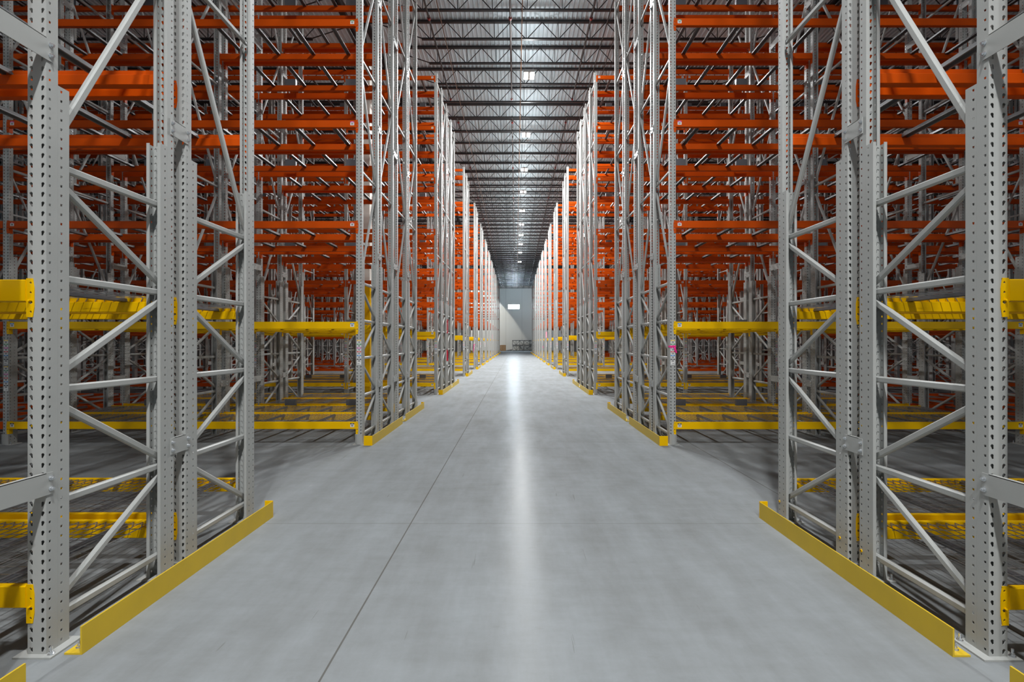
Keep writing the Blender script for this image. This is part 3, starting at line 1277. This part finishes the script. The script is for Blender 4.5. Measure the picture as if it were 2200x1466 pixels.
skeys = support_keys()
sset = pick(skeys, TOP_SUP)
low = MB()
lows = support_low_mb()
for key in skeys:
    if key in sset:
        make_support(key)
    else:
        p = support_pose(key)
        low.join(lows, p[0], p[1], p[2])
for s in (-1, 1):
    for r in (0, 1):
        for k in range(2):
            for lv in range(2, 7):
                for i in range(4):
                    p = support_pose((0, s, r, k, lv, i))
                    low.join(lows, p[0], p[1], p[2])
if low.v:
    stuff(low.obj('distant_pallet_supports'), 'mass of distant grey cross bars on orange beams deep in the racks', 'pallet support', 'pallet support bars on the orange beams')

dkeys = deck_keys()
dset = pick(dkeys, TOP_DECK)
low = MB()
lowd = None
for key in dkeys:
    if key in dset:
        make_deck(key)
    else:
        lowd = lowd or deck_all_mb()
        p = deck_pose(key)
        low.join(lowd, p[0], p[1], p[2])
for s in (-1, 1):
    for r in (0, 1):
        for k in range(2):
            for lv in (0, 1):
                for i in (0, 1):
                    p = deck_pose((0, s, r, k, lv, i))
                    low.join(lowd, p[0], p[1], p[2])
if low.v:
    stuff(low.obj('distant_wire_decks'), 'mass of distant wire decks on yellow beams deep in the racks', 'wire deck', 'wire decks on the yellow beams')

# pallet stops standing in the middle flue of the four-deep blocks
ps = MB()
ps.box(-0.11, 0.11, 0.0, 0.004, 0.0, 0.125, DARKGAL)
ps.box(-0.11, -0.106, 0.004, 0.064, 0.0, 0.125, DARKGAL)
ps.box(0.106, 0.11, 0.004, 0.064, 0.0, 0.125, DARKGAL)
psm = ps.mesh('pallet_stop')
for b in (1, 2):
    for s in (-1, 1):
        for k in range(3):
            for lv in range(7):
                for i, dx in enumerate((-0.62, 0.62)):
                    o = link('pallet_stop', psm, None, (bayx(s, k) + s * dx, ORIG[b] + ROW4[1] + D + SIDE_DY[s] - 0.028, LEV[lv] + 0.001))
                    tag(o, f'grey pallet stop, {"half near aisle" if i == 0 else "half away from aisle"}, {bay_word(k).replace("beside aisle", "one")}, {ORD[lv]} level, {ORD[b]} {SX[s]} rack block',
                        'pallet stop', 'pallet stops in the middle flue')


# ---------------------------------------------------------------- yellow floor guards at the rack ends
def guard_mb(length, s, near, far):
    """L angle: upright leg towards the aisle, foot under the rack, folded return plates at the block ends"""
    b = MB()
    t, h, ft = 0.009, 0.150, 0.094
    # local x: 0 is the aisle face, +s points under the rack
    prof = [(0, 0.0005), (s * ft, 0.0005), (s * ft, 0.010), (s * (t + 0.004), 0.010), (s * t, 0.014), (s * t, h), (0, h)]
    if s < 0:
        prof = prof[::-1]
    b.prism(prof, 1, 0, length, GUARD)
    for on, y in ((near, -t), (far, length)):
        if on:
            a0, a1 = sorted((0.0, s * 0.135 if y < 0 else s * 0.075))
            b.box(a0, a1, y, y + t, 0.0005, h + 0.006, YELLOW)
    return b


XG = 2.292
for b in range(NB):
    for s in (-1, 1):
        y = ORIG[b] + SIDE_DY[s]
        if b < 3:
            segs = [(-0.05, 2.192, True, False, 'front half of'), (2.451, 2.124, False, True, 'rear half of')]
        else:
            segs = [(-0.05, 2.40, True, True, 'whole end of')]
        for i, (o0, ln, nr, fr_, wd) in enumerate(segs):
            me = cached(('guard', ln, s, nr, fr_), lambda: guard_mb(ln, s, nr, fr_).mesh('floor_guard'))
            o = link('floor_guard', me, None, (s * XG, y + o0, 0))
            tag(o, f'yellow steel floor guard along {wd} {ORD[b]} {SX[s]} rack block', 'floor guard', 'yellow guards at the rack feet')
            if b < 3:
                bolt = cached('gbolt', lambda: anchor_mb().mesh('anchor_bolt'))
                for yy in (0.05, ln - 0.05):
                    c = link('anchor_bolt', bolt, o, (s * 0.055, yy, 0.010))

# ---------------------------------------------------------------- signs, extinguisher, ribbons
def arrow_sign(x, y, z, red, label):
    b = MB()
    m = SIGNR if red else SIGNP
    h, wd = 0.50, 0.105
    b.box(x - wd / 2, x + wd / 2, y - 0.002, y, z - h / 2, z + h / 2, m)
    f = y - 0.0026

    def quad(x0, x1, z0, z1):
        b.add([(x0, f, z0), (x1, f, z0), (x1, f, z1), (x0, f, z1)], [(0, 1, 2, 3)], LABW)
    for d in (-0.020, 0.012):
        quad(x + d, x + d + 0.008, z - 0.13, z + 0.14)
    b.add([(x - 0.034, f, z - 0.13), (x, f, z - 0.225), (x + 0.034, f, z - 0.13), (x, f, z - 0.165)], [(0, 1, 3), (1, 2, 3)], LABW)
    o = b.obj('fire_extinguisher_sign')
    tag(o, label, 'sign', 'upright arrow signs on rack posts')
    for txt, sz, dz in (('FIRE', 0.036, 0.208), ('EXTINGUISHER', 0.0145, 0.180)):
        cu = bpy.data.curves.new('sign_text', 'FONT')
        cu.body = txt
        cu.size = sz
        cu.align_x = 'CENTER'
        cu.materials.append(LABW)
        t0 = bpy.data.objects.new('sign_text', cu)
        COL.objects.link(t0)
        dg = bpy.context.evaluated_depsgraph_get()
        me = bpy.data.meshes.new_from_object(t0.evaluated_get(dg))
        bpy.data.objects.remove(t0)
        t = link('sign_text', me, o, (x, f, z + dz))
        t.rotation_euler = (PI / 2, 0, 0)


y_ = ORIG[2] + ROW4[2]
arrow_sign(-2.505, y_ - 0.0065, 2.23, True, 'red fire extinguisher sign with white arrow on third left rack block')
arrow_sign(-2.521, ORIG[8] + ROW2[1] - 0.0065, 2.24, False, 'faded pink arrow sign on distant left rack post, ninth block')
arrow_sign(2.521, ORIG[6] - 0.03, 2.27, False, 'faded pink arrow sign on distant right rack post, seventh block')
ex = MB()
ex.rod((0, 0, 0), (0, 0, 0.36), 0.062, SIGNR, 14)
ex.rod((0, 0, 0.36), (0, 0, 0.40), 0.045, SIGNR, 14)
exo = ex.obj('fire_extinguisher', None, (-2.50, y_ - 0.072, 0.98))
tag(exo, 'red fire extinguisher hanging below the red arrow sign', 'fire extinguisher')
ev = MB()
ev.rod((0, 0, 0.40), (0, 0, 0.45), 0.018, LABK, 8)
ev.box(-0.012, 0.012, -0.075, 0.02, 0.452, 0.466, LABK)
ev.box(-0.012, 0.012, -0.07, 0.02, 0.43, 0.44, LABK)
ev.obj('extinguisher_valve', exo)
ev = MB()
ev.rod((0.02, -0.01, 0.43), (0.072, -0.03, 0.30), 0.009, LABK, 6)
ev.rod((0.072, -0.03, 0.30), (0.068, -0.03, 0.08), 0.009, LABK, 6)
ev.obj('extinguisher_hose', exo)


def ribbon(x, y, z, s, label, tail=0.10):
    b = MB()
    w2, d1 = PW / 2 + 0.002, 2 * PD + 0.004
    hh = 0.014
    for z_, dz in ((z, 0.0),):
        b.box(x - w2, x + w2, y - 0.004, y - 0.0015, z_ - hh, z_ + hh, PINK)
        b.box(x - w2 - 0.002, x - w2, y - 0.004, y + PD, z_ - hh, z_ + hh, PINK)
        b.box(x + w2, x + w2 + 0.002, y - 0.004, y + PD, z_ - hh, z_ + hh, PINK)
    # knot and two hanging tails
    xs = x + s * 0.022
    b.box(xs - 0.014, xs + 0.014, y - 0.016, y - 0.004, z - 0.018, z + 0.018, PINK)
    for k, dx in enumerate((0.012, 0.034)):
        x0, x1 = xs, xs + s * dx
        pts = []
        n = 5
        for i in range(n + 1):
            t = i / n
            xx = x0 + (x1 - x0) * t
            yy = y - 0.012 - 0.010 * math.sin(t * 3.1)
            zz = z - tail * (0.8 + 0.25 * k) * t
            pts.append((xx, yy, zz))
        for i in range(n):
            p, q = pts[i], pts[i + 1]
            b.add([(p[0] - 0.011, p[1], p[2]), (p[0] + 0.011, p[1], p[2]), (q[0] + 0.011, q[1], q[2]), (q[0] - 0.011, q[1], q[2]),
                   (p[0] - 0.011, p[1] + 0.001, p[2]), (p[0] + 0.011, p[1] + 0.001, p[2]), (q[0] + 0.011, q[1] + 0.001, q[2]), (q[0] - 0.011, q[1] + 0.001, q[2])],
                  [(0, 1, 2, 3), (7, 6, 5, 4), (0, 3, 7, 4), (1, 5, 6, 2)], PINK)
    tag(b.obj('marker_ribbon'), label, 'ribbon', 'pink marker ribbons tied to posts')


ribbon(2.521, ORIG[1] + SIDE_DY[1], 1.585, 1, 'bright pink ribbon tied round labelled post of second right rack block')
ribbon(-2.521, ORIG[4], 1.50, -1, 'pink ribbon hanging on distant left post, fifth block', 0.42)
ribbon(2.521, ORIG[7] + SIDE_DY[1], 1.25, 1, 'small pink ribbon on distant right post, eighth block', 0.14)

# ---------------------------------------------------------------- things by the far wall
cr = MB()
cx, cy, cs = -2.45, 98.2, 0.52
for z in (0.10, 0.33, 0.56, 0.79, 1.02):
    cr.box(cx - cs, cx + cs, cy - cs - 0.02, cy - cs, z - 0.09, z + 0.10, WOOD)
    cr.box(cx + cs, cx + cs + 0.02, cy - cs, cy + cs, z - 0.09, z + 0.10, WOOD)
    cr.box(cx - cs - 0.02, cx - cs, cy - cs, cy + cs, z - 0.09, z + 0.10, WOOD)
for x in (cx - cs, cx - 0.06, cx + cs - 0.1):
    cr.box(x, x + 0.1, cy - cs - 0.045, cy - cs - 0.021, 0.005, 1.12, WOOD)
cr.box(cx - cs, cx + cs, cy - cs, cy + cs, 0.005, 0.04, WOOD)
tag(cr.obj('wooden_crate'), 'brown wooden crate on floor by the far wall', 'crate')


TRUSSM = mat('dark_truss_paint', (0.075, 0.078, 0.08), 0.5)


def truss_stack(x0, x1, y, z0, label, cross):
    b = MB()
    h = 1.02
    for yy in (y, y + 0.9):
        b.box(x0, x1, yy, yy + 0.10, z0 + h - 0.11, z0 + h, TRUSSM)
        b.box(x0, x1, yy, yy + 0.10, z0 + 0.004, z0 + 0.11, TRUSSM)
        n = max(2, round((x1 - x0) / 0.62)) if not cross else 2
        for i in range(n + 1):
            x = x0 + 0.04 + (x1 - x0 - 0.08) * i / n
            b.bar((x, yy + 0.05, z0 + 0.08), (x, yy + 0.05, z0 + h - 0.08), 0.07, 0.07, TRUSSM)
            if i < n:
                xn = x0 + 0.04 + (x1 - x0 - 0.08) * (i + 1) / n
                if cross:
                    b.bar((x, yy + 0.02, z0 + 0.08), (xn, yy + 0.02, z0 + h - 0.08), 0.05, 0.05, TRUSSM)
                    b.bar((x, yy + 0.08, z0 + h - 0.08), (xn, yy + 0.08, z0 + 0.08), 0.05, 0.05, TRUSSM)
                else:
                    a_, c_ = (0.08, h - 0.08) if i % 2 else (h - 0.08, 0.08)
                    b.bar((x, yy + 0.05, z0 + a_), (xn, yy + 0.05, z0 + c_), 0.06, 0.06, TRUSSM)
    for x in (x0 + 0.1, x1 - 0.2):
        b.box(x, x + 0.1, y + 0.1, y + 0.9, z0 + h - 0.1, z0 + h - 0.02, TRUSSM)
        b.box(x, x + 0.1, y + 0.1, y + 0.9, z0 + 0.01, z0 + 0.1, TRUSSM)
    tag(b.obj('steel_truss'), label, 'steel truss', 'grey trusses stacked at the far wall')


truss_stack(-0.60, 1.52, 98.2, 0.0, 'grey steel truss on floor at far wall, lower left of the stack', False)
truss_stack(-0.66, 1.50, 98.2, 1.045, 'grey steel truss at far wall, upper left of the stack', False)
truss_stack(1.62, 3.90, 98.3, 0.0, 'grey cross-braced truss on floor at far wall beside the racks', True)
truss_stack(1.58, 3.90, 98.3, 1.045, 'grey cross-braced truss lying on top at far wall', True)
for i, (x, wd, z, lab) in enumerate(((-1.62, 0.42, 0.16, 'dark scrap plank pile next to the wooden crate'), (-1.22, 0.34, 0.26, 'dark scrap heap leaning highest between crate and trusses'),
                                     (-0.84, 0.18, 0.30, 'dark scrap bundle touching the stacked trusses'))):
    b_ = MB()
    for k in range(4):
        b_.bar((x - wd, 97.9 + 0.12 * k, 0.04), (x + wd * 0.9, 98.1 + 0.12 * k, z * (0.4 + 0.2 * k)), 0.09, 0.05, DARKWOOD)
    tag(b_.obj('scrap_pile'), lab, 'scrap', 'scrap on floor by far wall')

# lamps near the far wall, hidden by the last racks: one throws its cut-off beam across the panels, one is fill added to brighten the wall
wl = MB()
wl.box(-0.16, 0.16, -0.16, 0.16, 0.0, 0.16, LAMPH)
wl.rod((0, 0, 0.16), (0, 0, 2.165), 0.02, LAMPH, 8)
wlm = wl.mesh('wall_lamp')
wlo = link('wall_lamp', wlm, None, (-9.0, 94.0, 10.5))
tag(wlo, 'small lamp hung before the far wall, behind the last left rack', 'lamp', 'lamps before the far wall')
ld = bpy.data.lights.new('wall_lamp_light', 'SPOT')
ld.energy = 3300
ld.spot_size = math.radians(121)
ld.spot_blend = 0.06
ld.shadow_soft_size = 0.10
ld.color = (1.0, 0.96, 0.88)
lo = bpy.data.objects.new('wall_lamp_light', ld)
lo.parent = wlo
lo.location = (0, 0, -0.06)
lo.rotation_euler = Vector((-0.3, 1.32, -1.0)).to_track_quat('-Z', 'Y').to_euler()
COL.objects.link(lo)
wlo = link('wall_lamp', wlm, None, (11.0, 90.0, 10.5))  # unseen lamp, added as fill for the right of the wall
tag(wlo, 'unseen fill lamp added before the far wall, behind the last right rack', 'lamp', 'lamps before the far wall')
ld = bpy.data.lights.new('wall_lamp_light', 'AREA')
ld.shape = 'RECTANGLE'
ld.size, ld.size_y = 0.5, 0.5
ld.energy = 520
ld.color = (0.90, 0.95, 1.0)
lo = bpy.data.objects.new('wall_lamp_light', ld)
lo.parent = wlo
lo.location = (0, 0, -0.06)
lo.rotation_euler = Vector((-0.9, 1.0, -0.35)).to_track_quat('-Z', 'Y').to_euler()
COL.objects.link(lo)
